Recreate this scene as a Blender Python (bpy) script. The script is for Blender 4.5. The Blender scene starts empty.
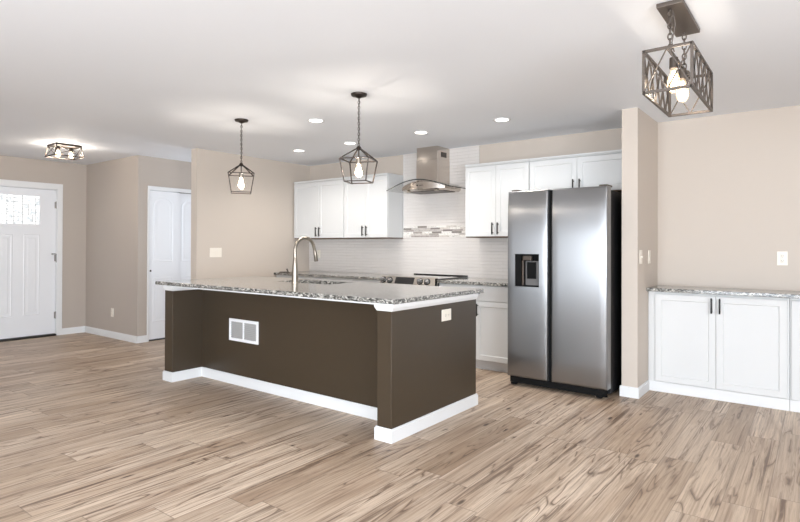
import bpy, bmesh, math, random
from mathutils import Vector, Matrix
PI = math.pi
SC = bpy.context.scene
COL = SC.collection
random.seed(7)
CZ = 2.455                                   # ceiling height

# ---------------------------------------------------------------- camera
def make_camera():
    f, yaw, pitch, roll, h, cy = 551.133, math.radians(-37.316), math.radians(0.337), math.radians(0.188), 1.274, 243.064
    R0 = Vector((math.cos(yaw), -math.sin(yaw), 0)); F0 = Vector((math.sin(yaw), math.cos(yaw), 0)); U0 = Vector((0, 0, 1))
    U1 = U0*math.cos(pitch) - F0*math.sin(pitch); F1 = U0*math.sin(pitch) + F0*math.cos(pitch)
    R = R0*math.cos(roll) + U1*math.sin(roll); U = U1*math.cos(roll) - R0*math.sin(roll)
    cd = bpy.data.cameras.new('camera'); co = bpy.data.objects.new('camera', cd); COL.objects.link(co)
    m = Matrix(((R.x, U.x, -F1.x, 0), (R.y, U.y, -F1.y, 0), (R.z, U.z, -F1.z, h), (0, 0, 0, 1)))
    co.matrix_world = m
    cd.sensor_fit = 'HORIZONTAL'; cd.sensor_width = 36; cd.lens = f/800*36
    cd.shift_y = (cy-261)/800; cd.clip_start = .05; cd.clip_end = 200
    SC.camera = co
make_camera()

# ---------------------------------------------------------------- exposure, world, added window light
SC.view_settings.view_transform = 'Standard'
SC.view_settings.look = 'None'
SC.view_settings.gamma = 1
SC.view_settings.use_curve_mapping = False
SC.view_settings.exposure = 0.25
w = bpy.data.worlds.new('sky'); SC.world = w; w.use_nodes = True
bg = w.node_tree.nodes['Background']; bg.inputs[0].default_value = (.80, .88, 1, 1); bg.inputs[1].default_value = 1.2

def area(name, loc, direction, sx, sy, power, col):
    l = bpy.data.lights.new(name, 'AREA'); l.shape = 'RECTANGLE'; l.size = sx; l.size_y = sy; l.energy = power; l.color = col
    o = bpy.data.objects.new(name, l); COL.objects.link(o); o.location = loc
    o.rotation_euler = Vector(direction).to_track_quat('-Z', 'Y').to_euler()
    return o
# lamps in added, unseen windows of the rear wall, right wall and passage (openings modelled below)
ADDED_WIN_REAR = [(-2.2, .0, .1, 2.15), (0.9, 2.6, .75, 2.15)]
ADDED_WIN_RIGHT = [(-2.9, -1.2, .1, 2.15), (-.8, .9, .1, 2.15)]
ADDED_WIN_HALL = [(-6.95, -6.25, .9, 2.1)]
REAR_Y, RIGHT_X, HALL_Y = -3.2, 3.4, 5.671
DAY, UP_FILL = (.79, .89, 1), (.84, .92, 1)
def window_fill(u0, u1, z0, z1, axis, sky, ground):
    """sky light falling in level, and light thrown up by the sunlit ground outside"""
    um, zm, sx, sy = (u0+u1)/2, (z0+z1)/2, u1-u0-.1, z1-z0-.1
    loc, d = {'rear': ((um, REAR_Y-.02, zm), (0, 1, 0)), 'right': ((RIGHT_X+.02, um, zm), (-1, 0, 0)), 'hall': ((um, HALL_Y+.02, zm), (0, -1, 0))}[axis]
    A = sx*sy
    area('window_daylight', loc, d, sx, sy, sky*A, DAY)
    if ground: area('ground_bounce', loc, (d[0], d[1], .42), sx, sy*.7, ground*A, UP_FILL)  # up-tilted lamp added to brighten the ceiling
window_fill(*ADDED_WIN_REAR[0], 'rear', 12, 48); window_fill(*ADDED_WIN_REAR[1], 'rear', 1, 6)
for q in ADDED_WIN_RIGHT: window_fill(*q, 'right', 3, 44)
for q in ADDED_WIN_HALL: window_fill(*q, 'hall', 20, 0)  # lamp added at the passage end to brighten the closet doors

# ---------------------------------------------------------------- materials
def mat(name, col=(.8, .8, .8), rough=.5, metal=0, **k):
    m = bpy.data.materials.new(name); m.use_nodes = True
    b = m.node_tree.nodes['Principled BSDF']
    b.inputs['Base Color'].default_value = (*col, 1); b.inputs['Roughness'].default_value = rough; b.inputs['Metallic'].default_value = metal
    for n, v in k.items(): b.inputs[n.replace('_', ' ')].default_value = v
    return m
class NT:
    def __init__(s, m): s.t = m.node_tree; s.b = s.t.nodes['Principled BSDF']
    def n(s, typ, ins=None, **props):
        o = s.t.nodes.new('ShaderNode'+typ)
        for k, v in props.items(): setattr(o, k, v)
        for k, v in (ins or {}).items():
            i = o.inputs[k]
            if isinstance(v, bpy.types.NodeSocket): s.t.links.new(v, i)
            else: i.default_value = v
        return o
    def link(s, a, b): s.t.links.new(a, b)
    def coord(s, scale=(1, 1, 1), rot=(0, 0, 0), src='Position'):
        g = s.n('NewGeometry').outputs['Position'] if src == 'Position' else s.n('TexCoord').outputs[src]
        return s.n('Mapping', {'Vector': g, 'Scale': scale, 'Rotation': rot}).outputs[0]
    def ramp(s, fac, stops, interp='LINEAR'):
        r = s.n('ValToRGB', {'Fac': fac}); e = r.color_ramp; e.interpolation = interp
        while len(e.elements) > 1: e.elements.remove(e.elements[-1])
        e.elements[0].position = stops[0][0]; c = stops[0][1]; e.elements[0].color = (*c, 1) if not isinstance(c, (int, float)) else (c, c, c, 1)
        for p, c in stops[1:]:
            q = e.elements.new(p); q.color = (*c, 1) if not isinstance(c, (int, float)) else (c, c, c, 1)
        return r.outputs[0]
    def mix(s, fac, a, b, mode='MIX'):
        o = s.n('Mix', data_type='RGBA', blend_type=mode)
        for i, v in ((0, fac), (6, a), (7, b)):
            if isinstance(v, bpy.types.NodeSocket): s.link(v, o.inputs[i])
            elif i == 0: o.inputs[0].default_value = v
            else: o.inputs[i].default_value = (*v, 1)
        return o.outputs[2]
    def math(s, op, a, b=0.0, clamp=False):
        o = s.n('Math', operation=op, use_clamp=clamp)
        for i, v in ((0, a), (1, b)):
            if isinstance(v, bpy.types.NodeSocket): s.link(v, o.inputs[i])
            else: o.inputs[i].default_value = v
        return o.outputs[0]
    def bump(s, h, strength=.2, dist=.01):
        o = s.n('Bump', {'Height': h, 'Strength': strength, 'Distance': dist}); s.link(o.outputs[0], s.b.inputs['Normal'])

def srgb(r, g, b):
    f = lambda c: ((c/255+.055)/1.055)**2.4 if c > 10 else c/255/12.92
    return (f(r), f(g), f(b))

def paint(name, col, rough=.55, bump=.08, spec=.5):
    m = mat(name, col, rough, Specular_IOR_Level=spec); t = NT(m)
    nz = t.n('TexNoise', {'Vector': t.coord(), 'Scale': 220.0, 'Detail': 2.0})
    t.bump(nz.outputs[0], bump, .002)
    return m
M = {}
M['wall'] = paint('wall_paint_beige', srgb(205, 193, 181), .6)
M['taupe'] = paint('wall_paint_taupe', srgb(185, 174, 164), .6)  # same wall made darker: the entry's shade is put into the colour
M['ceiling'] = paint('ceiling_paint', srgb(238, 241, 246), .7)
M['white'] = paint('cabinet_white', srgb(219, 219, 218), .55, .03, .25)
M['trim'] = paint('trim_white', srgb(230, 230, 230), .5, .03, .25)
M['door'] = paint('door_white', srgb(236, 237, 240), .38, .03)
M['brown'] = paint('island_brown', srgb(65, 54, 41), .38, .05)
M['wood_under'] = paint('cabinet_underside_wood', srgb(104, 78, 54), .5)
M['toe'] = mat('toe_kick_grey', srgb(205, 203, 202), .4)
M['black'] = mat('black_metal', (.012, .011, .011), .38, .6)
M['blackplastic'] = mat('black_plastic', (.004, .004, .004), .6, Specular_IOR_Level=.15)
M['fridge_side'] = mat('fridge_black_side', (.006, .006, .007), .5, Specular_IOR_Level=.25)
M['glassblack'] = mat('cooktop_glass', (.006, .006, .007), .04, 0, Coat_Weight=1.0)
M['bronze'] = mat('bronze_metal', srgb(66, 58, 53), .38, .85)
M['gunmetal'] = mat('weathered_grey_metal', srgb(98, 89, 82), .42, .7)
M['nickel'] = mat('brushed_nickel', srgb(166, 157, 145), .34, 1)
M['plate'] = mat('switch_plate_white', srgb(238, 230, 217), .35)
M['slot'] = mat('outlet_slot_dark', (.05, .045, .04), .5)
M['hinge'] = mat('door_hinge_grey', srgb(150, 146, 142), .35, .8)
M['ventgrey'] = mat('vent_grey', srgb(172, 170, 168), .5)
M['ventwhite'] = mat('vent_white', srgb(246, 246, 248), .35)
M['dispgrey'] = mat('dispenser_grey_plastic', srgb(104, 102, 101), .4)
M['panelsteel'] = mat('range_panel_steel', srgb(206, 199, 190), .26, 1)
M['threshold'] = mat('threshold_dark', (.02, .018, .016), .5)

def steel(name, col, rough, axis='Z'):
    m = mat(name, col, rough, 1); t = NT(m)
    sc = {'Z': (90, 90, 1.5), 'X': (2.0, 2.0, 260)}[axis]
    nz = t.n('TexNoise', {'Vector': t.coord(sc), 'Scale': 3.0, 'Detail': 2.0}).outputs[0]
    r = t.math('MULTIPLY_ADD', nz, .04); t.t.nodes[-1].inputs[2].default_value = rough-.02
    t.link(r, t.b.inputs['Roughness']); t.bump(nz, .004, .0005)
    return m
M['steel'] = steel('stainless_steel', srgb(146, 146, 147), .30, 'X')
_b = M['steel'].node_tree.nodes['Principled BSDF']; _b.inputs['Anisotropic'].default_value = .85
_t = M['steel'].node_tree.nodes.new('ShaderNodeTangent'); _t.direction_type = 'RADIAL'; _t.axis = 'Z'; M['steel'].node_tree.links.new(_t.outputs[0], _b.inputs['Tangent'])
M['hoodsteel'] = steel('hood_stainless', srgb(204, 195, 186), .19, 'Z')

def glassmat(name, col, rough=.02, alpha=.2):
    m = mat(name, col, rough); b = m.node_tree.nodes['Principled BSDF']
    b.inputs['Alpha'].default_value = alpha; b.inputs['Specular IOR Level'].default_value = .8
    return m
M['hoodglass'] = glassmat('hood_glass', (.55, .58, .57), .03, .14)
M['hoodglass_edge'] = mat('hood_glass_edge', (.03, .035, .035), .15)
M['bulbglass'] = glassmat('bulb_clear_glass', (1, .80, .55), .03, .25)

def emis(name, col, st):
    m = mat(name, (0, 0, 0), .5); b = m.node_tree.nodes['Principled BSDF']
    b.inputs['Emission Color'].default_value = (*col, 1); b.inputs['Emission Strength'].default_value = st
    return m
M['glow'] = emis('bulb_filament_glow', (1, .78, .48), 9)
M['downlight'] = emis('downlight_lens', (1, .95, .88), 6)

# granite
def granite():
    m = mat('granite', (.7, .7, .7), .14, 0, Coat_Weight=.3, Coat_Roughness=.08); t = NT(m)
    c = t.coord((.8, 1.1, 2.2))
    warp = t.n('TexNoise', {'Vector': c, 'Scale': 5.0, 'Detail': 4.0}).outputs['Color']
    cw = t.n('VectorMath', {0: c, 1: t.n('VectorMath', {0: warp, 'Scale': .12}, operation='SCALE').outputs[0]}, operation='ADD').outputs[0]
    big = t.n('TexNoise', {'Vector': cw, 'Scale': 34.0, 'Detail': 8.0, 'Roughness': .72}).outputs[0]
    base = t.ramp(big, [(.34, srgb(52, 54, 52)), (.45, srgb(120, 121, 116)), (.54, srgb(204, 200, 192)), (.63, srgb(232, 228, 220)), (.72, srgb(180, 166, 150))])
    vein = t.n('TexNoise', {'Vector': cw, 'Scale': 72.0, 'Detail': 6.0, 'Roughness': .66}).outputs[0]
    dk = t.ramp(vein, [(.48, 0.0), (.545, .95)])
    col = t.mix(dk, base, srgb(30, 29, 29))
    sp = t.n('TexVoronoi', {'Vector': cw, 'Scale': 130.0}).outputs['Color']
    spk = t.ramp(sp, [(.0, 1.0), (.25, 1.0), (.27, 0.0)], 'LINEAR')
    col = t.mix(t.math('MULTIPLY', spk, .5), col, srgb(110, 100, 92))
    t.link(col, t.b.inputs['Base Color'])
    return m
M['granite'] = granite()

# plank floor: boards run along Y
PW, PL = .182, 1.22
def floor_mat():
    m = mat('plank_floor', (.5, .4, .3), .42); t = NT(m)
    g = t.n('NewGeometry').outputs['Position']
    s = t.n('SeparateXYZ', {0: g}); X, Y = s.outputs[0], s.outputs[1]
    row = t.math('FLOOR', t.math('DIVIDE', t.math('ADD', X, 20.05), PW))
    rr = t.n('TexWhiteNoise', {'W': row}, noise_dimensions='1D').outputs['Value']
    yy = t.math('ADD', t.math('DIVIDE', t.math('ADD', Y, 20.0), PL), t.math('MULTIPLY', rr, 7.3))
    cell = t.math('FLOOR', yy)
    cv = t.n('CombineXYZ', {0: row, 1: cell, 2: 0.0}).outputs[0]
    wn = t.n('TexWhiteNoise', {'Vector': cv}, noise_dimensions='3D'); rnd = wn.outputs['Value']; rc = wn.outputs['Color']
    off = t.n('VectorMath', {0: rc, 'Scale': 31.0}, operation='SCALE').outputs[0]
    def pc(sx, sy):   # plank-local coordinates, stretched along the board
        v = t.n('Mapping', {'Vector': g, 'Scale': (sx, sy, 1)}).outputs[0]
        return t.n('VectorMath', {0: v, 1: off}, operation='ADD').outputs[0]
    tone = t.ramp(rnd, [(0, srgb(180, 157, 134)), (.35, srgb(207, 185, 162)), (.7, srgb(226, 206, 184)), (1, srgb(194, 173, 152))])
    broad = t.n('TexNoise', {'Vector': pc(7.0, .8), 'Scale': 1.0, 'Detail': 4.0, 'Distortion': .8}).outputs[0]
    col = t.mix(t.ramp(broad, [(.45, 0.0), (.68, .62)]), tone, srgb(158, 130, 106))
    # cathedral figure: contour lines of a stretched noise, in patches
    fig = t.n('TexNoise', {'Vector': pc(9.0, 1.05), 'Scale': 1.0, 'Detail': 1.6, 'Distortion': .5, 'Roughness': .5}).outputs[0]
    band = t.math('FRACT', t.math('MULTIPLY', fig, 8.5))
    lines = t.ramp(band, [(0, 1.0), (.07, .7), (.16, 0.0), (.95, 0.0), (1, 1.0)])
    msk = t.ramp(t.n('TexNoise', {'Vector': pc(7.0, 1.3), 'Scale': 1.2, 'Detail': 4.0, 'Roughness': .65}).outputs[0], [(.50, 0.0), (.58, 1.0)])
    fine = t.n('TexNoise', {'Vector': pc(90.0, 2.0), 'Scale': 1.0, 'Detail': 5.0, 'Roughness': .7}).outputs[0]
    crack = t.math('MULTIPLY', lines, msk)
    halo = t.math('MULTIPLY', t.ramp(band, [(0, 1.0), (.35, 0.0), (.75, 0.0), (1, 1.0)]), msk)
    col = t.mix(t.math('MULTIPLY', halo, .55), col, srgb(138, 110, 88))
    col = t.mix(t.math('MULTIPLY', crack, .75), col, srgb(74, 54, 42))
    # long dark streaks
    st = t.n('TexNoise', {'Vector': pc(30.0, .9), 'Scale': 1.0, 'Detail': 5.0, 'Roughness': .62, 'Distortion': .8}).outputs[0]
    stm = t.ramp(st, [(.55, 0.0), (.62, .6), (.66, .9)])
    col = t.mix(stm, col, srgb(94, 70, 53))
    col = t.mix(t.ramp(fine, [(.36, .65), (.60, 0.0)]), col, srgb(138, 114, 93))
    # knots
    kn = t.n('TexVoronoi', {'Vector': pc(7.5, 2.3), 'Scale': 1.0, 'Randomness': 1.0}).outputs['Distance']
    kk = t.ramp(kn, [(.05, .9), (.12, 0.0)])
    col = t.mix(t.math('MULTIPLY', kk, t.math('GREATER_THAN', broad, .5)), col, srgb(70, 50, 38))
    # seams
    fx = t.math('FRACT', t.math('DIVIDE', t.math('ADD', X, 20.05), PW)); fy = t.math('FRACT', yy)
    dx = t.math('MULTIPLY', t.math('MINIMUM', fx, t.math('SUBTRACT', 1.0, fx)), PW)
    dy = t.math('MULTIPLY', t.math('MINIMUM', fy, t.math('SUBTRACT', 1.0, fy)), PL)
    d = t.math('MINIMUM', dx, dy)
    seam = t.ramp(d, [(.0008, 1.0), (.0026, 0.0)])
    col = t.mix(t.math('MULTIPLY', seam, .6), col, srgb(96, 78, 66))
    t.link(col, t.b.inputs['Base Color'])
    rg = t.math('MULTIPLY_ADD', fine, .18); t.t.nodes[-1].inputs[2].default_value = .34
    t.link(rg, t.b.inputs['Roughness'])
    h = t.math('SUBTRACT', t.math('MULTIPLY', fine, .25), seam)
    t.bump(h, .25, .002)
    return m
M['floor'] = floor_mat()

def tile_mat():
    m = mat('white_glossy_tile', srgb(238, 232, 228), .10, 0, Coat_Weight=.5, Coat_Roughness=.05); t = NT(m)
    g = t.n('NewGeometry').outputs['Position']; s = t.n('SeparateXYZ', {0: g})
    v = t.n('CombineXYZ', {0: s.outputs[0], 1: s.outputs[2], 2: 0.0}).outputs[0]
    br = t.n('TexBrick', {'Vector': v, 'Color1': (0, 0, 0, 1), 'Color2': (1, 1, 1, 1), 'Mortar': (.5, .5, .5, 1), 'Scale': 1.0, 'Mortar Size': .0014, 'Mortar Smooth': .4, 'Brick Width': .30, 'Row Height': .0381}, offset=.5)
    col = t.mix(br.outputs['Fac'], srgb(230, 224, 219), srgb(218, 211, 205))
    t.link(col, t.b.inputs['Base Color'])
    nz = t.n('TexNoise', {'Vector': t.coord((6, 6, 26)), 'Scale': 1.0, 'Detail': 1.0}).outputs[0]
    h = t.math('ADD', t.math('MULTIPLY', nz, 1.2), t.math('MULTIPLY', br.outputs['Fac'], -.5))
    t.bump(h, .8, .008)
    return m
M['tile'] = tile_mat()
def mosaic_mat():
    m = mat('mosaic_strip_tile', (.6, .6, .6), .16); t = NT(m)
    g = t.n('NewGeometry').outputs['Position']; s = t.n('SeparateXYZ', {0: g})
    z = t.math('DIVIDE', t.math('SUBTRACT', s.outputs[2], 1.387), .0235)
    row = t.math('FLOOR', z)
    rr = t.n('TexWhiteNoise', {'W': t.math('ADD', row, 3.0)}, noise_dimensions='1D').outputs['Value']
    xx = t.math('ADD', t.math('MULTIPLY', s.outputs[0], 7.0), t.math('MULTIPLY', rr, 5.0))
    cellv = t.n('CombineXYZ', {0: t.math('FLOOR', xx), 1: row, 2: 0.0}).outputs[0]
    rnd = t.n('TexWhiteNoise', {'Vector': cellv}, noise_dimensions='3D').outputs['Value']
    tone = t.ramp(rnd, [(0, srgb(140, 132, 126)), (.10, srgb(240, 236, 230)), (.34, srgb(196, 189, 183)), (.52, srgb(216, 208, 200)), (.72, srgb(174, 165, 159)), (.82, srgb(230, 225, 219))], 'CONSTANT')
    nz = t.n('TexNoise', {'Vector': t.coord((60, 60, 180)), 'Scale': 1.0, 'Detail': 4.0}).outputs[0]
    tone = t.mix(t.ramp(nz, [(.5, 0.0), (.66, .5)]), tone, srgb(110, 102, 98))
    fz = t.math('FRACT', z); fx = t.math('FRACT', xx)
    jz = t.math('LESS_THAN', fz, .08); jx = t.math('LESS_THAN', fx, .018)
    tone = t.mix(t.math('MAXIMUM', jz, jx), tone, srgb(228, 222, 216))
    t.link(tone, t.b.inputs['Base Color'])
    return m
M['mosaic'] = mosaic_mat()
def leaded_mat():
    m = emis('leaded_glass_daylight', (1, 1, 1), 1.1); t = NT(m)
    nz = t.n('TexNoise', {'Vector': t.coord((1, 26, 26)), 'Scale': 1.0, 'Detail': 3.0}).outputs[0]
    col = t.ramp(nz, [(.35, (.62, .66, .68)), (.5, (1, 1, 1)), (1, (1, 1, 1))])
    t.link(col, t.b.inputs['Emission Color']); t.b.inputs['Roughness'].default_value = .1
    return m
M['leaded'] = leaded_mat()
M['came'] = mat('lead_came', srgb(128, 130, 128), .4, .5)

# ---------------------------------------------------------------- mesh helpers (world coordinates unless the parent sits elsewhere)
class B:
    def __init__(s, mtx=None): s.bm = bmesh.new(); s.m = mtx
    def _v(s, p):
        p = Vector(p)
        return s.bm.verts.new(s.m @ p if s.m else p)
    def box(s, x0, x1, y0, y1, z0, z1, bev=0, seg=2):
        if x0 > x1: x0, x1 = x1, x0
        if y0 > y1: y0, y1 = y1, y0
        vs = [s._v((x, y, z)) for x in (x0, x1) for y in (y0, y1) for z in (z0, z1)]
        fs = []
        for q in ((0, 1, 3, 2), (4, 6, 7, 5), (0, 4, 5, 1), (2, 3, 7, 6), (0, 2, 6, 4), (1, 5, 7, 3)):
            fs.append(s.bm.faces.new([vs[i] for i in q]))
        if bev > 0:
            es = list({e for f in fs for e in f.edges})
            bmesh.ops.bevel(s.bm, geom=es, offset=bev, segments=seg, profile=.5, affect='EDGES')
        return s
    def prism(s, pts, vec, close=True):      # pts: planar loop, extruded by vec
        vec = Vector(vec)
        a = [s._v(p) for p in pts]; b = [s._v(Vector(p)+vec) for p in pts]; n = len(a)
        if close: s.bm.faces.new(a[::-1]); s.bm.faces.new(b)
        for i in range(n): s.bm.faces.new([a[i], a[(i+1) % n], b[(i+1) % n], b[i]])
        return s
    def ring(s, outer, inner, vec):          # a frame between two loops of equal length, extruded by vec
        vec = Vector(vec); n = len(outer)
        o0 = [s._v(p) for p in outer]; i0 = [s._v(p) for p in inner]
        o1 = [s._v(Vector(p)+vec) for p in outer]; i1 = [s._v(Vector(p)+vec) for p in inner]
        for i in range(n):
            j = (i+1) % n
            for q in ((o0[i], o0[j], i0[j], i0[i]), (o1[j], o1[i], i1[i], i1[j]), (o0[j], o0[i], o1[i], o1[j]), (i0[i], i0[j], i1[j], i1[i])):
                s.bm.faces.new(q)
        return s
    def loft(s, loops, cap0=True, cap1=True, wrap=True):
        L = [[s._v(p) for p in lp] for lp in loops]; n = len(L[0])
        for a, b in zip(L, L[1:]):
            for i in range(n if wrap else n-1):
                j = (i+1) % n; s.bm.faces.new([a[i], a[j], b[j], b[i]])
        if cap0: s.bm.faces.new(L[0][::-1])
        if cap1: s.bm.faces.new(L[-1])
        return s
    def tube(s, path, r, n=12, closed=False):
        P = [Vector(p) for p in path]; k = len(P); rs = r if isinstance(r, (list, tuple)) else [r]*k
        loops = []; prev = None
        for i, p in enumerate(P):
            if closed: t = (P[(i+1) % k]-P[i-1]).normalized()
            else: t = (P[min(i+1, k-1)]-P[max(i-1, 0)]).normalized()
            if prev is None:
                a = Vector((0, 0, 1)) if abs(t.z) < .9 else Vector((1, 0, 0)); u = t.cross(a).normalized()
            else:
                u = (prev - t*prev.dot(t)).normalized()
            prev = u; v = t.cross(u)
            loops.append([p+u*math.cos(2*PI*j/n)*rs[i]+v*math.sin(2*PI*j/n)*rs[i] for j in range(n)])
        if closed: loops.append(loops[0]); s.loft(loops, False, False)
        else: s.loft(loops)
        return s
    def bar(s, a, b, wdt, hgt=None):         # a square bar between two points
        a, b = Vector(a), Vector(b); hgt = hgt or wdt; t = (b-a).normalized()
        up = Vector((0, 0, 1)) if abs(t.z) < .95 else Vector((0, 1, 0)); u = t.cross(up).normalized()*wdt/2; v = u.normalized().cross(t)*hgt/2
        s.loft([[p-u-v, p+u-v, p+u+v, p-u+v] for p in (a, b)])
        return s
    def lathe(s, prof, c=(0, 0, 0), axis='Z', n=24):
        c = Vector(c); loops = []
        for r, h in prof:
            lp = []
            for j in range(n):
                a = 2*PI*j/n; x, y = max(r, 1e-4)*math.cos(a), max(r, 1e-4)*math.sin(a)
                d = {'Z': (x, y, h), 'Y': (x, h, -y), 'X': (h, x, y)}[axis]
                lp.append(c+Vector(d))
            loops.append(lp)
        s.loft(loops)
        return s

def world_off(p):
    o = Vector((0, 0, 0))
    while p: o += Vector(p.location); p = p.parent
    return o
def put(name, b, m, parent=None, smooth=True, local=False, angle=32, label=None, base=None):
    """link builder b as ONE mesh object"""
    bmesh.ops.remove_doubles(b.bm, verts=b.bm.verts, dist=1e-6)
    bmesh.ops.recalc_face_normals(b.bm, faces=b.bm.faces)
    off = Vector((0, 0, 0))
    if parent and not local: off = world_off(parent)
    if base is not None: off = Vector(base)
    if off.length: bmesh.ops.translate(b.bm, verts=b.bm.verts, vec=-off)
    me = bpy.data.meshes.new(name); b.bm.to_mesh(me); b.bm.free()
    if smooth:
        for p in me.polygons: p.use_smooth = True
        try: me.set_sharp_from_angle(angle=math.radians(angle))
        except Exception: pass
    ms = m if isinstance(m, (list, tuple)) else [m]
    for x in ms: me.materials.append(x)
    o = bpy.data.objects.new(name, me); COL.objects.link(o)
    if parent: o.parent = parent
    if base is not None: o.location = base
    if label: o['label'] = label
    return o
def tag(o, label, cat, group=None, kind=None):
    o['label'] = label; o['category'] = cat
    if group: o['group'] = group
    if kind: o['kind'] = kind
    return o
def thing(name, label, cat, loc, group=None, rz=0, kind=None):
    o = bpy.data.objects.new(name, None); COL.objects.link(o); o.location = loc; o.rotation_euler = (0, 0, rz); o.empty_display_size = .1
    return tag(o, label, cat, group, kind)
def struct(name, b, m, label, cat):
    o = put(name, b, m, smooth=False); return tag(o, label, cat, None, 'structure')
def copy_tree(o, parent=None):
    c = o.copy(); COL.objects.link(c); c.parent = parent
    for ch in list(o.children): copy_tree(ch, c)
    return c

# ---------------------------------------------------------------- structure
EX0, EY, EX1 = -8.583, 3.646, -7.082
LX, LYE, BY, NY = -6.0, 3.811, 5.671, 5.63
C0, C1, CY = -1.353, -1.224, 4.911
struct('floor', B().box(-8.8, 3.6, -3.4, 6.0, -.06, 0), M['floor'], 'light brown wood plank floor with dark knots and grain', 'floor')
# ceiling with its holes left to the downlights' own trims
struct('ceiling', B().box(-8.8, 3.6, -3.4, 6.0, CZ, CZ+.08), M['ceiling'], 'smooth white ceiling over the whole open room', 'ceiling')
struct('wall_back', B().box(LX-.12, C0, BY, BY+.12, 0, CZ), M['wall'], 'beige kitchen wall behind the white cabinets', 'wall')
struct('wall_niche', B().box(C1, RIGHT_X, NY, NY+.16, 0, CZ), M['wall'], 'beige wall above the low white cabinets on the right', 'wall')
struct('wall_pier', B().box(C0, C1, CY, NY+.16, 0, CZ), M['wall'], 'narrow beige wall end standing right of the refrigerator', 'wall')
struct('wall_kitchen_left', B().box(LX-.12, LX, LYE, BY, 0, CZ), M['wall'], 'beige wall ending left of the kitchen, with a triple light switch', 'wall')
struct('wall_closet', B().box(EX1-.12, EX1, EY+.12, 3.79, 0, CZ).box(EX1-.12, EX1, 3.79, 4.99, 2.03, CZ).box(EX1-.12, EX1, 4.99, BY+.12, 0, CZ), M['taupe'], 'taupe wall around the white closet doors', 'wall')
struct('wall_hall', B().box(EX1, -6.95, BY, BY+.12, 0, CZ).box(-6.25, LX-.12, BY, BY+.12, 0, CZ).box(-6.95, -6.25, BY, BY+.12, 0, .9).box(-6.95, -6.25, BY, BY+.12, 2.1, CZ), M['taupe'], 'taupe wall at the end of the passage beside the closet', 'wall')  # includes an opening added for the passage lamp
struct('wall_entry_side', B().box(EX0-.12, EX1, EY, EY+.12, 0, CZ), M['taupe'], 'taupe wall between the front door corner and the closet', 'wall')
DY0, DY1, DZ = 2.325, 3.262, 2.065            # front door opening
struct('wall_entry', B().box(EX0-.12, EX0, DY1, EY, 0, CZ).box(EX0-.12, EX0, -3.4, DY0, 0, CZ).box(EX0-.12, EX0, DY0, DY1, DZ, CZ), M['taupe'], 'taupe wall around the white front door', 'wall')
def holed_wall(name, wins, axis, label):
    b = B(); a0, a1 = (EX0-.12, RIGHT_X+.12) if axis == 'Y' else (REAR_Y, NY+.16)
    def bx(u0, u1, z0, z1):
        if axis == 'Y': b.box(u0, u1, REAR_Y-.12, REAR_Y, z0, z1)
        else: b.box(RIGHT_X, RIGHT_X+.12, u0, u1, z0, z1)
    cur = a0
    for u0, u1, z0, z1 in wins:
        bx(cur, u0, 0, CZ); bx(u0, u1, 0, z0); bx(u0, u1, z1, CZ); cur = u1
    bx(cur, a1, 0, CZ)
    struct(name, b, M['wall'], label, 'wall')
holed_wall('wall_rear', ADDED_WIN_REAR, 'Y', 'beige wall with windows facing the kitchen')
holed_wall('wall_right', ADDED_WIN_RIGHT, 'X', 'beige wall with windows at the right end of the room')
wn = 0  # unseen windows added as places for the light to enter
for wins, ax in ((ADDED_WIN_REAR, 'Y'), (ADDED_WIN_RIGHT, 'X')):
    for u0, u1, z0, z1 in wins:
        wn += 1; b = B()
        um = (u0+u1)/2
        for p0, p1, q0, q1 in ((u0, u0+.05, z0, z1), (u1-.05, u1, z0, z1), (u0, u1, z0, z0+.05), (u0, u1, z1-.05, z1), (um-.025, um+.025, z0, z1)):
            if ax == 'Y': b.box(p0, p1, REAR_Y-.09, REAR_Y-.05, q0, q1)
            else: b.box(RIGHT_X+.05, RIGHT_X+.09, p0, p1, q0, q1)
        o = put('window_%d' % wn, b, M['trim'], smooth=False); tag(o, 'white framed window in the wall behind the viewer, number %d from the left' % wn, 'window', kind='structure')

# baseboards
BB, BT = .089, .013
def baseboard(name, segs, label):
    """segs: list of (x0,y0,x1,y1,nx,ny): a wall line and the side the board stands on"""
    b = B()
    for x0, y0, x1, y1, nx, ny in segs:
        for z0, z1, t in ((0, BB-.012, BT), (BB-.012, BB, BT*.62)):
            b.box(min(x0, x1, x0+nx*t, x1+nx*t), max(x0, x1, x0+nx*t, x1+nx*t), min(y0, y1, y0+ny*t, y1+ny*t), max(y0, y1, y0+ny*t, y1+ny*t), z0, z1)
    return struct(name, b, M['trim'], label, 'baseboard')
baseboard('baseboard_entry', [(EX0, 3.322, EX0, EY, 1, 0), (EX0, -3.2, EX0, 2.262, 1, 0)], 'white baseboard right of the front door')
baseboard('baseboard_entry_side', [(EX0, EY, EX1+BT, EY, 0, -1)], 'white baseboard under the taupe wall between the front door and the closet')
baseboard('baseboard_closet', [(EX1, EY, EX1, 3.77, 1, 0), (EX1, 5.06, EX1, BY, 1, 0)], 'short white baseboard wrapping the corner before the closet')
baseboard('baseboard_kitchen_left', [(LX-.12, LYE, LX-.12, BY, -1, 0), (LX-.12-BT, LYE, LX+BT, LYE, 0, -1), (LX, LYE, LX, 5.0, 1, 0)], 'white baseboard of the beige wall left of the kitchen')
baseboard('baseboard_pier', [(C0-BT, CY, C1+BT, CY, 0, -1), (C1, CY, C1, 5.262, 1, 0), (C0, CY, C0, 4.99, -1, 0)], 'white baseboard around the foot of the narrow wall beside the refrigerator')

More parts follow.
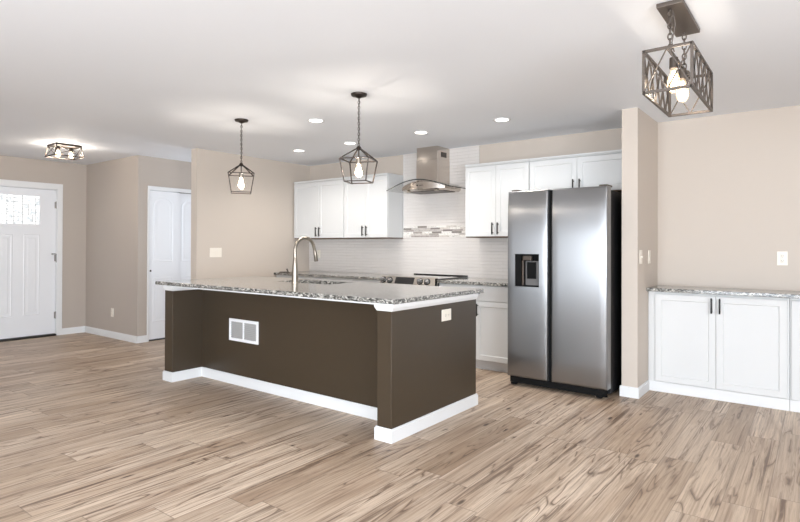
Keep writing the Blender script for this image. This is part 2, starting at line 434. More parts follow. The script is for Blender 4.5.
# tiled splashback
b = B().box(LX, -2.30, BY-.010, BY, .895, 1.374)
b.box(-4.258, -3.16, BY-.010, BY, 1.374, CZ)
tile = struct('wall_tile', b, M['tile'], 'glossy white strip tile covering the wall behind the range and counters', 'tiled wall')
put('mosaic_band', B().box(-4.256, -3.162, BY-.013, BY-.0095, 1.387, 1.528), M['mosaic'], tile, smooth=False, label='band of grey and cream mosaic strips')
put('tile_edge', B().box(-4.262, -4.254, BY-.012, BY-.0095, 1.378, CZ-.001), M['trim'], tile, smooth=False)

# ---------------------------------------------------------------- front door
def panel_relief(b, x0, x1, z0, z1, y, arch=0, flip=1):
    """moulded panel on a door face whose front is at y (local, facing -y): raised outline and raised field"""
    def loop(i):
        xa, xb, za, zb = x0+i, x1-i, z0+i, z1-i; pts = [(xa, za), (xb, za)]
        if arch:
            w2 = (xb-xa)/2; ah = max(arch-i*.3, .01); rr = (w2*w2+ah*ah)/(2*ah); cz = zb-rr; a0 = math.asin(min(1, w2/rr))
            for k in range(13):
                a = a0-2*a0*k/12; pts.append(((xa+xb)/2+rr*math.sin(a), cz+rr*math.cos(a)))
        else: pts += [(xb, zb), (xa, zb)]
        return pts
    A, Bq, Cq, D, E = loop(0), loop(.012), loop(.024), loop(.045), loop(.06)
    P = lambda L, d: [(x, y-d, z) for x, z in L]
    b.loft([P(A, -.002), P(A, .000), P(Bq, .004), P(Cq, .0002), P(D, .0004), P(E, .003)])
def make_front_door():
    base = (EX0, (DY0+DY1)/2, 0)
    t = thing('door_1', 'white front door with a leaded glass light above two tall panels', 'door', base, kind='structure')
    # local door frame: u along +Y, facing +X.  map (u, y, z): u -> Y, -y -> X
    mt = Matrix(((0, -1, 0, EX0-.02), (1, 0, 0, 0), (0, 0, 1, 0), (0, 0, 0, 1)))
    b = B(mt)
    y0, y1 = DY0+.012, DY1-.014; gz0, gz1, gy0, gy1 = 1.56, 1.95, 2.485, 3.044
    b.box(y0, gy0, 0, .04, .03, DZ-.018); b.box(gy1, y1, 0, .04, .03, DZ-.018)
    b.box(gy0, gy1, 0, .04, .03, gz0); b.box(gy0, gy1, 0, .04, gz1, DZ-.018)
    panel_relief(b, 2.85, 3.05, .31, 1.42, 0); panel_relief(b, 2.51, 2.725, .31, 1.42, 0)
    leaf = put('door_leaf', b, M['door'], t, smooth=False)
    b = B(mt).ring([(gy0-.035, 0, gz0-.035), (gy1+.035, 0, gz0-.035), (gy1+.035, 0, gz1+.035), (gy0-.035, 0, gz1+.035)],
                   [(gy0, 0, gz0), (gy1, 0, gz0), (gy1, 0, gz1), (gy0, 0, gz1)], (0, -.012, 0))
    put('glass_frame', b, M['door'], leaf, smooth=False)
    g = put('leaded_glass', B(mt).box(gy0, gy1, .012, .022, gz0, gz1), M['leaded'], leaf, smooth=False, label='bright leaded glass light')
    b = B(mt)
    cw = .0035
    def hl(za, ya=gy0, yb=gy1): b.box(ya, yb, .005, .0115, za-cw/2, za+cw/2)
    def vl(ya, za=gz0, zb=gz1): b.box(ya-cw/2, ya+cw/2, .005, .0115, za, zb)
    for z in (1.60, 1.91): hl(z)
    for y in (2.53, 2.66, 2.74, 2.84, 3.00): vl(y)
    for z in (1.66, 1.72, 1.80, 1.86): hl(z, 2.66, 2.84)
    for z in (1.69, 1.755, 1.83): hl(z, 2.84, 3.0); hl(z, 2.53, 2.66)
    vl(2.91, 1.69, 1.83); vl(2.96, 1.60, 1.69)
    put('lead_came', b, M['came'], leaf, smooth=False)
    # casing and jamb
    b = B(); ca = .062
    b.box(EX0, EX0+.018, DY1-.006, DY1+ca, 0, DZ+ca, .003); b.box(EX0, EX0+.018, DY0-ca, DY0+.006, 0, DZ+ca, .003)
    b.box(EX0, EX0+.0185, DY0-ca, DY1+ca, DZ-.006, DZ+ca+.012, .003)
    b.box(EX0-.12, EX0, DY1-.012, DY1-.0005, 0, DZ-.001); b.box(EX0-.12, EX0, DY0+.0005, DY0+.012, 0, DZ-.001); b.box(EX0-.12, EX0, DY0, DY1, DZ-.013, DZ-.001)
    put('door_casing', b, M['trim'], t, smooth=False)
    put('threshold', B().box(EX0-.12, EX0+.022, DY0+.013, DY1-.013, 0, .026, .004), M['threshold'], t, label='dark threshold strip')
    for z in (1.841, 1.093, .288):
        put('hinge', B().lathe([(.009, -.05), (.009, .05)], (EX0-.008, DY1-.012, z), n=10).box(EX0-.0195, EX0-.016, DY1-.03, DY1-.012, z-.045, z+.045), M['hinge'], t)
    b = B().tube([(EX0+.004, DY1-.016, 1.15), (EX0+.03, DY1-.05, 1.152), (EX0+.035, DY1-.075, 1.15)], .006, 8).lathe([(.011, -.005), (.011, .005)], (EX0+.035, DY1-.078, 1.15), 'Y', 10)
    b.tube([(EX0+.004, DY1-.012, 1.15), (EX0+.004, DY1-.012, 1.03)], .007, 8)
    put('door_stop', b, M['hinge'], t)
make_front_door()

# ---------------------------------------------------------------- closet sliding doors
def make_closet():
    y0, y1, z1 = 3.79, 4.99, 2.03
    t = thing('door_2', 'white sliding closet doors with arched moulded panels', 'door', (EX1, 4.39, 0), kind='structure')
    for k, (a, bb, dx) in enumerate(((3.804, 4.405, .0), (4.24, 4.976, .045))):
        if k == 0: bb = 4.245; 
        else: a = 4.20; bb = 4.66
        mt = Matrix(((0, -1, 0, EX1-.022-dx), (1, 0, 0, 0), (0, 0, 1, 0), (0, 0, 0, 1)))
        b = B(mt).box(a, bb, 0, .035, .022, z1-.022)
        p0, p1 = (a+.058, bb-.095) if k == 0 else (a+.095, bb-.06)
        panel_relief(b, p0, p1, 1.05, 1.93, 0, arch=.085)
        panel_relief(b, p0, p1, .25, .85, 0)
        lf = put('door_leaf', b, M['door'], t, smooth=False)
        if k == 0:
            put('finger_pull', B(mt).lathe([(.013, 0), (.013, -.003), (.009, -.004)], (a+.028, 0, .935), 'Y', 14), M['bronze'], lf)
    # third leaf closes the opening beyond
    mt = Matrix(((0, -1, 0, EX1-.022), (1, 0, 0, 0), (0, 0, 1, 0), (0, 0, 0, 1)))
    b = B(mt).box(4.62, 4.976, 0, .035, .022, z1-.022); panel_relief(b, 4.68, 4.93, 1.05, 1.93, 0, arch=.085); panel_relief(b, 4.68, 4.93, .25, .85, 0)
    put('door_leaf', b, M['door'], t, smooth=False)
    b = B()
    b.box(EX1, EX1+.014, y0-.018, y0+.004, 0, z1+.02, .002); b.box(EX1, EX1+.014, y1-.004, y1+.055, 0, z1+.02, .002)
    b.box(EX1, EX1+.015, y0-.018, y1+.055, z1-.004, z1+.035, .002)
    b.box(EX1-.12, EX1, y0+.0005, y0+.012, 0, z1-.001); b.box(EX1-.12, EX1, y1-.012, y1-.0005, 0, z1-.001)
    b.box(EX1-.12, EX1, y0+.001, y1-.001, z1-.014, z1-.001)
    put('door_casing', b, M['trim'], t, smooth=False)
    put('floor_track', B().box(EX1-.11, EX1-.018, y0+.013, y1-.013, 0, .012), M['threshold'], t, smooth=False, label='dark floor track')
    put('head_track', B().box(EX1-.11, EX1-.020, 4.247, y1-.013, z1-.021, z1-.0145), M['hinge'], t, smooth=False)
make_closet()

# ---------------------------------------------------------------- cabinets (fronts face -Y)
def shaker(x0, x1, z0, z1, y, th=.019, rail=.051, rec=.007):
    """a shaker door or drawer front: frame with a recessed flat panel, front face at y"""
    b = B(); L = lambda i, d: [(x0+i, y+d, z0+i), (x1-i, y+d, z0+i), (x1-i, y+d, z1-i), (x0+i, y+d, z1-i)]
    b.loft([L(0, th), L(0, .0015), L(.0015, 0), L(rail, 0), L(rail+.003, rec*.5), L(rail+.006, rec)])
    return b
def pull_v(x, zc, y, ln=.128):       # black bar pull, vertical
    b = B().box(x-.006, x+.006, y-.034, y-.024, zc-ln/2, zc+ln/2, .002)
    for z in (zc-ln/2+.018, zc+ln/2-.018): b.box(x-.004, x+.004, y-.026, y-.0003, z-.004, z+.004)
    return b
def pull_h(xc, z, y, ln=.128):
    b = B().box(xc-ln/2, xc+ln/2, y-.034, y-.024, z-.006, z+.006, .002)
    for x in (xc-ln/2+.018, xc+ln/2-.018): b.box(x-.004, x+.004, y-.026, y-.0003, z-.004, z+.004)
    return b
def upper(x0, x1, z0, z1, label, div=None, pullz=None):
    yf = 5.337; t = thing('upper_cabinet', label, 'cabinet', ((x0+x1)/2, BY-.011, z0), 'white upper cabinets on the kitchen back wall')
    put('cabinet_box', B().box(x0+.0008, x1-.0008, yf+.0205, BY-.0125, z0+.0105, z1-.03, .001), M['white'], t, smooth=False)
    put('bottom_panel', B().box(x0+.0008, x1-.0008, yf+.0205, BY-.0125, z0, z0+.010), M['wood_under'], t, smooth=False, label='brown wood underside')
    put('top_moulding', B().prism([(x0+.0008, yf+.012, z1-.029), (x0+.0008, yf-.004, z1-.012), (x0+.0008, yf-.006, z1), (x0+.0008, BY-.0125, z1), (x0+.0008, BY-.0125, z1-.029)], (x1-x0-.0016, 0, 0)), M['white'], t, smooth=False)
    d = div or (x0+x1)/2; pz = pullz or z0+.095
    for a, bb, hx in ((x0+.005, d-.0015, d-.032), (d+.0015, x1-.005, d+.032)):
        dr = put('door', shaker(a, bb, z0+.011, z1-.034, yf), M['white'], t, smooth=False)
        put('handle', pull_v(hx, pz, yf), M['black'], dr, label='black bar handle')
    return t
UZ0, UZ1 = 1.374, 2.185
upper(-5.975, -5.005, UZ0, UZ1, 'white double-door wall cabinet in the left corner of the kitchen', -5.478)
upper(-5.003, -4.266, UZ0, UZ1, 'white double-door wall cabinet just left of the range hood', -4.63)
upper(-3.156, -2.392, UZ0, UZ1, 'white double-door wall cabinet between the range hood and the refrigerator', -2.775)
upper(-2.390, C0-.004, 1.80, UZ1, 'short white double-door cabinet above the refrigerator', -1.893, 1.873)

CTZ = .908                                    # back counter top
def base_cab(x0, x1, label, ndoor=2, wide=False):
    yf, yb = 5.03, BY-.012; t = thing('base_cabinet', label, 'cabinet', ((x0+x1)/2, yb, 0), 'white base cabinets under the back counter')
    put('cabinet_box', B().box(x0+.001, x1-.001, yf+.0205, yb, .10, CTZ-.032, .001), M['white'], t, smooth=False)
    put('toe_kick', B().box(x0+.001, x1-.001, yf+.075, yf+.09, .013, .0995).box(x0+.001, x1-.001, yf+.062, yf+.09, 0, .012), M['toe'], t, smooth=False, label='grey toe kick')
    w_ = (x1-x0)/ndoor
    for k in range(ndoor):
        a, bb = x0+k*w_+.002, x0+(k+1)*w_-.002
        if wide and k == 0: bb = x1-.002
        if not (wide and k): dw = put('drawer', shaker(a, bb, .715, CTZ-.037, yf, rail=.012, rec=.0), M['white'], t, smooth=False)
        if not (wide and k): put('handle', pull_h((a+bb)/2, .793, yf), M['black'], dw, label='black bar handle')
        a, bb = x0+k*w_+.002, x0+(k+1)*w_-.002
        dr = put('door', shaker(a, bb, .104, .708, yf), M['white'], t, smooth=False)
        hx = bb-.03 if k % 2 == 0 else a+.03
        put('handle', pull_v(hx, .62, yf), M['black'], dr, label='black bar handle')
    return t
base_cab(-5.985, -5.035, 'white base cabinet in the left corner behind the island')
base_cab(-5.033, -4.082, 'white base cabinet left of the range, half hidden by the island')
rb = base_cab(-3.298, -2.398, 'white base cabinet between the range and the refrigerator', wide=True)
put('filler_strip', B().box(-2.3975, -2.318, 5.045, 5.06, .10, CTZ-.032), M['white'], rb, smooth=False)
def slab(x0, x1, y0, y1, z0, z1): return B().box(x0, x1, y0, y1, z0, z1, .003, 2)
o = put('countertop', slab(LX+.002, -4.080, 4.995, BY-.0115, CTZ-.03, CTZ), M['granite'], smooth=False); tag(o, 'speckled granite back counter running left of the range', 'countertop')
o = put('countertop', slab(-3.302, -2.306, 4.995, BY-.0115, CTZ-.03, CTZ), M['granite'], smooth=False); tag(o, 'short speckled granite counter between range and refrigerator', 'countertop')

# niche cabinets on the right
NF = 5.25
def low_cab(x0, x1, label, xl):
    t = thing('low_cabinet', label, 'cabinet', ((x0+x1)/2, NY-.002, 0), 'low white cabinets along the right wall')
    put('cabinet_box', B().box(x0+.0005, x1-.0005, NF+.0205, NY-.002, .0895, .8795, .001), M['white'], t, smooth=False)
    put('base_board', B().box(x0+.0005, x1-.0005, NF+.012, NY-.002, 0, .089, .001), M['trim'], t, smooth=False)
    d = (xl+x1-.012)/2 if x0 > -.5 else -.691
    for a, bb, hx in ((xl, d-.0015, d-.030), (d+.0015, x1-.014, d+.030)):
        dr = put('door', shaker(a, bb, .094, .862, NF, rail=.05), M['white'], t, smooth=False)
        put('handle', pull_v(hx, .785, NF), M['black'], dr, label='black bar handle')
low_cab(C1+.0015, -.190, 'low white cabinet beside the narrow wall, both of its doors in full view', -1.160)
low_cab(-.188, .830, 'low white cabinet cut off by the right edge of the photo', -.176)
o = put('countertop', slab(C1+.002, .836, 5.202, NY-.002, .885, .915), M['granite'], smooth=False); tag(o, 'granite top on the low white cabinets at the right', 'countertop')

# ---------------------------------------------------------------- island
IX0, IXm, IXe, IX1, IYF, IYR, IYB, ZT = -4.946, -4.812, -2.329, -2.209, 2.812, 3.124, 3.915, .85
TZ = .93                                      # island top
def make_island():
    t = thing('kitchen_island', 'long dark brown kitchen island with white baseboard and a knee recess', 'kitchen island', ((IX0+IX1)/2, (IYF+IYB)/2, 0))
    put('front_panel', B().box(IXm, IXe, IYR, IYR+.03, 0, TZ-.045), M['brown'], t, smooth=False, label='dark brown recessed panel')
    put('end_panel', B().box(IXe, IX1, IYF, IYB, 0, TZ-.045, .002), M['brown'], t, smooth=False)
    put('end_panel', B().box(IX0, IXm, IYF, IYB, 0, TZ-.045, .002), M['brown'], t, smooth=False)
    put('floor_panel', B().box(IXm+.001, IXe-.001, IYR+.031, IYB-.07, .08, .1), M['white'], t, smooth=False)
    # kitchen side cabinet fronts
    n = 4; w_ = (IXe-IXm)/n
    put('cabinet_face', B().box(IXm+.001, IXe-.001, IYB-.045, IYB-.025, .1, TZ-.045), M['white'], t, smooth=False)
    mt = Matrix.Rotation(PI, 4, 'Z')
    for k in range(n):
        a, bb = IXm+k*w_+.002, IXm+(k+1)*w_-.002
        s_ = shaker(-bb, -a, .104, .87, -(IYB-.005)); bmesh.ops.transform(s_.bm, matrix=mt, verts=s_.bm.verts)
        dr = put('door', s_, M['white'], t, smooth=False)
        h = pull_v(-(a+.03 if k % 2 else bb-.03), .78, -(IYB-.005)); bmesh.ops.transform(h.bm, matrix=mt, verts=h.bm.verts)
        put('handle', h, M['black'], dr)
    # baseboard
    b = B()
    for z0, z1, q in ((0, BB-.010, BT), (BB-.010, BB, BT*.6)):
        b.box(IX1, IX1+q, IYF-q, IYB+q, z0, z1); b.box(IXe-q, IX1, IYF-q, IYF, z0, z1); b.box(IXe-q, IXe, IYF, IYR, z0, z1)
        b.box(IXm, IXe, IYR-q, IYR, z0, z1); b.box(IXm, IXm+q, IYF, IYR-q, z0, z1); b.box(IX0-q, IXm+q, IYF-q, IYF, z0, z1); b.box(IX0-q, IX0, IYF, IYB+q, z0, z1)
    put('baseboard', b, M['trim'], t, smooth=False, label='white baseboard')
    # flared white trim around the head of each end panel
    zt2 = TZ-.033
    def flare(x0, x1, y0, y1, l, r, f, k=.022):
        b = B(); lo = [(x0-.004*l, y0-.004*f, ZT), (x1+.004*r, y0-.004*f, ZT), (x1+.004*r, y1, ZT), (x0-.004*l, y1, ZT)]
        mi = [(x0-k*.8*l, y0-k*.8*f, ZT+.022), (x1+k*.8*r, y0-k*.8*f, ZT+.022), (x1+k*.8*r, y1, ZT+.022), (x0-k*.8*l, y1, ZT+.022)]
        hi = [(x0-k*l, y0-k*f, zt2), (x1+k*r, y0-k*f, zt2), (x1+k*r, y1, zt2), (x0-k*l, y1, zt2)]
        b.loft([lo, mi, hi]); return b
    put('head_trim', flare(IXe, IX1, IYF, IYB, 1, 1, .6), M['trim'], t, smooth=False, label='white flared trim')
    put('head_trim', flare(IX0, IXm, IYF, IYB, 1, 1, .6), M['trim'], t, smooth=False, label='white flared trim')
    put('support_board', B().box(IXm+.03, IXe-.03, IYF+.0, IYR-.001, TZ-.043, TZ-.0335), M['trim'], t, smooth=False)
    return t
make_island()
SKX0, SKX1, SKY0, SKY1 = -4.20, -3.50, 3.53, 3.885
def make_island_top():
    b = B(); x0, x1, y0, y1, z0, z1 = -5.108, -2.183, 2.803, 3.998, TZ-.032, TZ
    O = lambda i, z: [(x0+i, y0+i, z), (x1-i, y0+i, z), (x1-i, y1-i, z), (x0+i, y1-i, z)]
    I = lambda z: [(SKX0, SKY0, z), (SKX1, SKY0, z), (SKX1, SKY1, z), (SKX0, SKY1, z)]
    b.loft([I(z0), O(.003, z0), O(0, z0+.003), O(0, z1-.003), O(.003, z1), I(z1), I(z0)], False, False)
    o = put('island_countertop', b, M['granite'], smooth=False)
    tag(o, 'large polished granite top of the brown island', 'countertop')
    t = thing('kitchen_sink', 'undermount stainless sink set in the island granite', 'sink', ((SKX0+SKX1)/2, (SKY0+SKY1)/2, .70))
    b = B(); e = .02; k = .03
    def R_(i, z): return [(SKX0-e+i, SKY0-e+i, z), (SKX1+e-i, SKY0-e+i, z), (SKX1+e-i, SKY1+e-i, z), (SKX0-e+i, SKY1+e-i, z)]
    b.loft([R_(0, TZ-.036), R_(0, TZ-.033), R_(e+.001, TZ-.033), R_(e+.006, .72), R_(e+.02, .705), R_(e+.02, .70), R_(.004+e-.005, .70), R_(e-.004, TZ-.036)], False, True)
    put('basin', b, M['steel'], t, smooth=False)
    put('drain', B().lathe([(.04, .7052), (.04, .709), (.028, .709), (.02, .706)], ((SKX0+SKX1)/2, (SKY0+SKY1)/2, 0)), M['nickel'], t)
make_island_top()
def make_faucet():
    x, y = -3.868, 3.472; t = thing('kitchen_faucet', 'brushed nickel gooseneck faucet on the island counter', 'faucet', (x, y, TZ))
    put('base', B().lathe([(.034, TZ+.0005), (.034, TZ+.006), (.030, TZ+.010), (.029, TZ+.09), (.025, TZ+.16), (.019, TZ+.22), (.0155, TZ+.235)], (x, y, 0)), M['nickel'], t)
    path = [(x, y, TZ+.225), (x, y, TZ+.30)]
    for k in range(1, 17):
        a = PI-PI*.90*k/16; path.append((x, y+.122+.122*math.cos(a), TZ+.30+.122*math.sin(a)))
    yl, zl = path[-1][1], path[-1][2]
    path.append((x, yl+.012, zl-.04))
    put('spout', B().tube(path, .0158, 14), M['nickel'], t)
    put('spray_head', B().tube([(x, yl+.012, zl-.038), (x, yl+.020, zl-.07), (x, yl+.030, zl-.135), (x, yl+.031, zl-.142)], [.0155, .018, .020, .017], 14), M['nickel'], t)
    b = B().tube([(x-.02, y, TZ+.088), (x-.055, y-.004, TZ+.088)], .016, 12)
    h = put('valve', b, M['nickel'], t)
    b = B().tube([(x-.045, y-.004, TZ+.088), (x-.10, y-.012, TZ+.098), (x-.18, y-.022, TZ+.096), (x-.195, y-.024, TZ+.082)], [.009, .0075, .007, .008], 10)
    b.tube([(x-.085, y-.009, TZ+.098), (x-.100, y-.011, TZ+.130)], .007, 8)
    put('handle', b, M['gunmetal'], t, label='darker lever handle')
make_faucet()

# air vent in the island recess
def make_vent():
    x0, x1, z0, z1, y = -4.368, -3.949, .400, .602, IYR; t = thing('vent_grille', 'white vent grille with two grey louvred panels on the dark island front', 'vent', ((x0+x1)/2, y, z0))
    xm = (x0+x1)/2; b = B(); f = .026
    for a, c, d, e in ((x0, x1, z1-f, z1), (x0, x1, z0, z0+f), (x0, x0+f, z0+f, z1-f), (x1-f, x1, z0+f, z1-f), (xm-.008, xm+.008, z0+f, z1-f)):
        b.box(a, c, y-.010, y-.0005, d, e, .0015)
    put('frame', b, M['ventwhite'], t, smooth=False)
    for a, c in ((x0+f, xm-.008), (xm+.008, x1-f)):
        b = B().box(a+.0005, c-.0005, y-.0022, y-.0006, z0+f+.0005, z1-f-.0005); n = 9
        for k in range(n):
            zz = z0+f+(k+.5)*(z1-z0-2*f)/n; b.box(a+.0005, c-.0005, y-.008, y-.002, zz-.002, zz+.003)
        put('louvre_panel', b, M['ventgrey'], t, smooth=False, label='grey louvred panel')
make_vent()

# ---------------------------------------------------------------- refrigerator
def door_skin(x0, x1, z0, z1, y, depth, hole=None, bulge=.003):
    """fridge door: slightly convex front with rolled edges; hole = (hx0,hx1,hz0,hz1,hdepth)"""
    b = B(); r = .016
    def ramp_list(a, c, extra):
        L = [a, a+.002, a+.005, a+.010, a+r]; n = 8
        L += [a+r+(c-a-2*r)*k/n for k in range(1, n)] + [c-r, c-.010, c-.005, c-.002, c]
        for e in extra:
            L = [v for v in L if abs(v-e) > .008] + [e]
        return sorted(L)
    xs = ramp_list(x0, x1, hole[:2] if hole else []); zs = ramp_list(z0, z1, hole[2:4] if hole else [])
    def prof(v, a, c):
        d = min(v-a, c-v)
        return 0 if d >= r else (r-math.sqrt(max(0, r*r-(r-d)**2)))
    def Y(x, z):
        u = (x-(x0+x1)/2)/((x1-x0)/2); zz = (z-z1)
        lip = .014*math.exp(-((z1-z)/.10)**2)
        return y + bulge*u*u + max(prof(x, x0, x1), prof(z, z0, z1)) + lip
    V = {}
    for i, x in enumerate(xs):
        for j, z in enumerate(zs): V[i, j] = b._v((x, Y(x, z), z))
    nx, nz = len(xs), len(zs)
    hx = (xs.index(hole[0]), xs.index(hole[1]), zs.index(hole[2]), zs.index(hole[3])) if hole else None
    for i in range(nx-1):
        for j in range(nz-1):
            if hx and hx[0] <= i < hx[1] and hx[2] <= j < hx[3]: continue
            b.bm.faces.new([V[i, j], V[i+1, j], V[i+1, j+1], V[i, j+1]])
    per = [(i, 0) for i in range(nx)]+[(nx-1, j) for j in range(1, nz)]+[(i, nz-1) for i in range(nx-2, -1, -1)]+[(0, j) for j in range(nz-2, 0, -1)]
    bk = {p: b._v((V[p].co.x, y+depth, V[p].co.z)) for p in per}
    for k, p in enumerate(per):
        q = per[(k+1) % len(per)]; b.bm.faces.new([V[q], V[p], bk[p], bk[q]])
    b.bm.faces.new([bk[p] for p in per])
    if hx:
        hp = [(i, hx[2]) for i in range(hx[0], hx[1]+1)]+[(hx[1], j) for j in range(hx[2]+1, hx[3]+1)]+[(i, hx[3]) for i in range(hx[1]-1, hx[0]-1, -1)]+[(hx[0], j) for j in range(hx[3]-1, hx[2], -1)]
        hb = [b._v((V[p].co.x, y+hole[4], V[p].co.z)) for p in hp]
        for k in range(len(hp)):
            l = (k+1) % len(hp); b.bm.faces.new([V[hp[k]], V[hp[l]], hb[l], hb[k]])
        b.bm.faces.new(hb[::-1])
    return b
def make_fridge():
    x0, x1, y = -2.300, -1.398, 4.649; zb, zt = .088, 1.783
    t = thing('refrigerator', 'stainless steel side-by-side refrigerator with a water dispenser', 'refrigerator', ((x0+x1)/2, 5.05, 0))
    put('body', B().box(x0+.012, x1-.006, y+.118, 5.55, .035, 1.755, .004), M['fridge_side'], t, smooth=False, label='black cabinet sides')
    H = (-2.221, -1.990, .912, 1.208, .075)
    gl = put('freezer_door', door_skin(x0, -1.912, zb, zt, y, .108, H), M['steel'], t, angle=40)
    put('fridge_door', door_skin(-1.876, x1, zb, zt, y, .108), M['steel'], t, angle=40)
    put('door_gap', B().box(-1.9195, -1.8695, y+.045, y+.1175, zb+.004, zt-.008), M['blackplastic'], t, smooth=False)
    # recessed grips along the gap
    # dispenser
    e = .0012
    hx0, hx1, hz0, hz1 = H[0]+e, H[1]-e, H[2]+e, H[3]-e
    b = B().box(hx0, hx1, y+.069, y+.0745, hz0, hz1); b.box(hx0, hx0+.055, y+.010, y+.069, hz0, hz1); b.box(hx1-.006, hx1, y+.010, y+.069, hz0, hz1); b.box(hx0+.055, hx1-.006, y+.010, y+.069, hz1-.012, hz1); b.box(hx0+.055, hx1-.006, y+.012, y+.069, hz0, hz0+.01)
    dp = put('dispenser', b, M['blackplastic'], gl, smooth=False, label='black dispenser recess')
    b = B().box(-2.150, -2.07, y+.013, y+.05, 1.150, 1.192, .004); b.box(-2.158, -2.142, y+.012, y+.03, hz0+.011, 1.146, .002)
    put('dispenser_spout', b, M['gunmetal'], gl, smooth=False, label='chrome spout housing')
    b = B().box(-2.135, hx1-.0065, y+.040, y+.0685, hz0+.0105, 1.145, .002)
    put('dispenser_back', b, M['dispgrey'], gl, smooth=False)
    put('paddle', B().box(-2.115, -2.03, y+.026, y+.0395, .985, 1.135, .003), M['blackplastic'], gl, smooth=False)
    b = B()
    b.box(x0+.02, x1-.03, y+.03, y+.117, .028, .084); 
    for xx in (x0+.03, x1-.10): b.box(xx, xx+.05, y+.02, y+.09, .012, .03, .003)
    put('kick_grille', b, M['blackplastic'], t, smooth=False, label='black kick grille')
    for xx in (x0+.06, x1-.06):
        put('foot', B().lathe([(.022, 0), (.022, .012), (.012, .013), (.012, .034)], (xx, y+.15, 0), n=14), M['blackplastic'], t)
        put('foot', B().lathe([(.022, 0), (.022, .012), (.012, .013), (.012, .034)], (xx, 5.45, 0), n=14), M['blackplastic'], t)
    for xx in (x0+.05, x1-.05):
        put('hinge_cover', B().box(xx-.035, xx+.035, y+.06, y+.20, 1.7835, 1.80, .004), M['gunmetal'], t, smooth=False)
make_fridge()

# ---------------------------------------------------------------- range
def make_range():
    x0, x1 = -4.074, -3.308; t = thing('range', 'slide-in stainless range with knobs and black glass top behind the island', 'range', ((x0+x1)/2, 5.3, 0))
    put('body', B().box(x0+.002, x1-.002, 5.025, BY-.03, .02, CTZ-.002), M['steel'], t, smooth=False)
    put('oven_door', B().box(x0+.006, x1-.006, 4.985, 5.0245, .20, .80, .004), M['steel'], t, smooth=False)
    put('oven_window', B().box(x0+.12, x1-.12, 4.982, 4.9848, .32, .66), M['glassblack'], t, smooth=False)
    put('oven_handle', B().tube([(x0+.06, 4.935, .755), (x1-.06, 4.935, .755)], .012).box(x0+.08, x0+.10, 4.935, 4.9848, .748, .762).box(x1-.10, x1-.08, 4.935, 4.9848, .748, .762), M['nickel'], t)
    put('drawer', B().box(x0+.006, x1-.006, 4.99, 5.0245, .05, .195, .004), M['steel'], t, smooth=False)
    # slanted control panel
    ya, yb, za, zb_ = 4.955, 5.000, .838, .932
    cp = put('control_panel', B().prism([(x0, ya, za), (x0, yb, zb_), (x0, 5.02, zb_), (x0, 5.02, za)], (x1-x0, 0, 0)), M['panelsteel'], t, smooth=False)
    def onp(x, s, off):      # point on the slanted face
        n = Vector((0, -(zb_-za), (yb-ya))).normalized()
        return Vector((x, ya+(yb-ya)*s, za+(zb_-za)*s)) + n*off
    b = B(); L = [onp(-3.86, .14, .0004), onp(-3.60, .14, .0004), onp(-3.60, .9, .0004), onp(-3.86, .9, .0004)]
    n = Vector((0, -(zb_-za), (yb-ya))).normalized(); b.prism(L, n*.002)
    put('display', b, M['glassblack'], cp, smooth=False, label='black display')
    for x in (-4.033, -3.940, -3.515, -3.418):
        b = B(); c = onp(x, .5, 0); q = n.to_track_quat('Z', 'Y').to_matrix()
        loops = []
        for r, h in ((.031, .0005), (.031, .006), (.024, .007), (.022, .034), (.018, .037)):
            loops.append([c + q @ Vector((r*math.cos(2*PI*j/20), r*math.sin(2*PI*j/20), h)) for j in range(20)])
        b.loft(loops)
        k = put('knob', b, M['steel'], cp)
        put('knob_bezel', B().loft([[c + q @ Vector((r*math.cos(2*PI*j/20), r*math.sin(2*PI*j/20), h)) for j in range(20)] for r, h in ((.038, .0004), (.038, .003), (.0315, .0035))]), M['blackplastic'], k)
    put('side_bracket', B().box(x1+.0005, x1+.005, 4.965, 4.993, .83, .925), M['blackplastic'], t, smooth=False)
    put('cooktop', B().box(x0-.004, x1+.004, 5.001, BY-.035, CTZ+.002, CTZ+.014, .003), M['glassblack'], t, smooth=False, label='black glass cooktop')
    b = B()
    for x, y, r in ((-3.89, 5.18, .095), (-3.49, 5.18, .11), (-3.89, 5.47, .08), (-3.49, 5.47, .08)):
        b = B(); b.ring([(x+r*math.cos(a*PI/20), y+r*math.sin(a*PI/20), CTZ+.0141) for a in range(40)], [(x+(r-.004)*math.cos(a*PI/20), y+(r-.004)*math.sin(a*PI/20), CTZ+.0141) for a in range(40)], (0, 0, .0003))
        put('burner_ring', b, M['ventgrey'], t, smooth=False)
    put('rear_trim', B().box(x0-.004, x1+.004, BY-.034, BY-.0125, CTZ+.002, CTZ+.026, .002), M['glassblack'], t, smooth=False)
make_range()

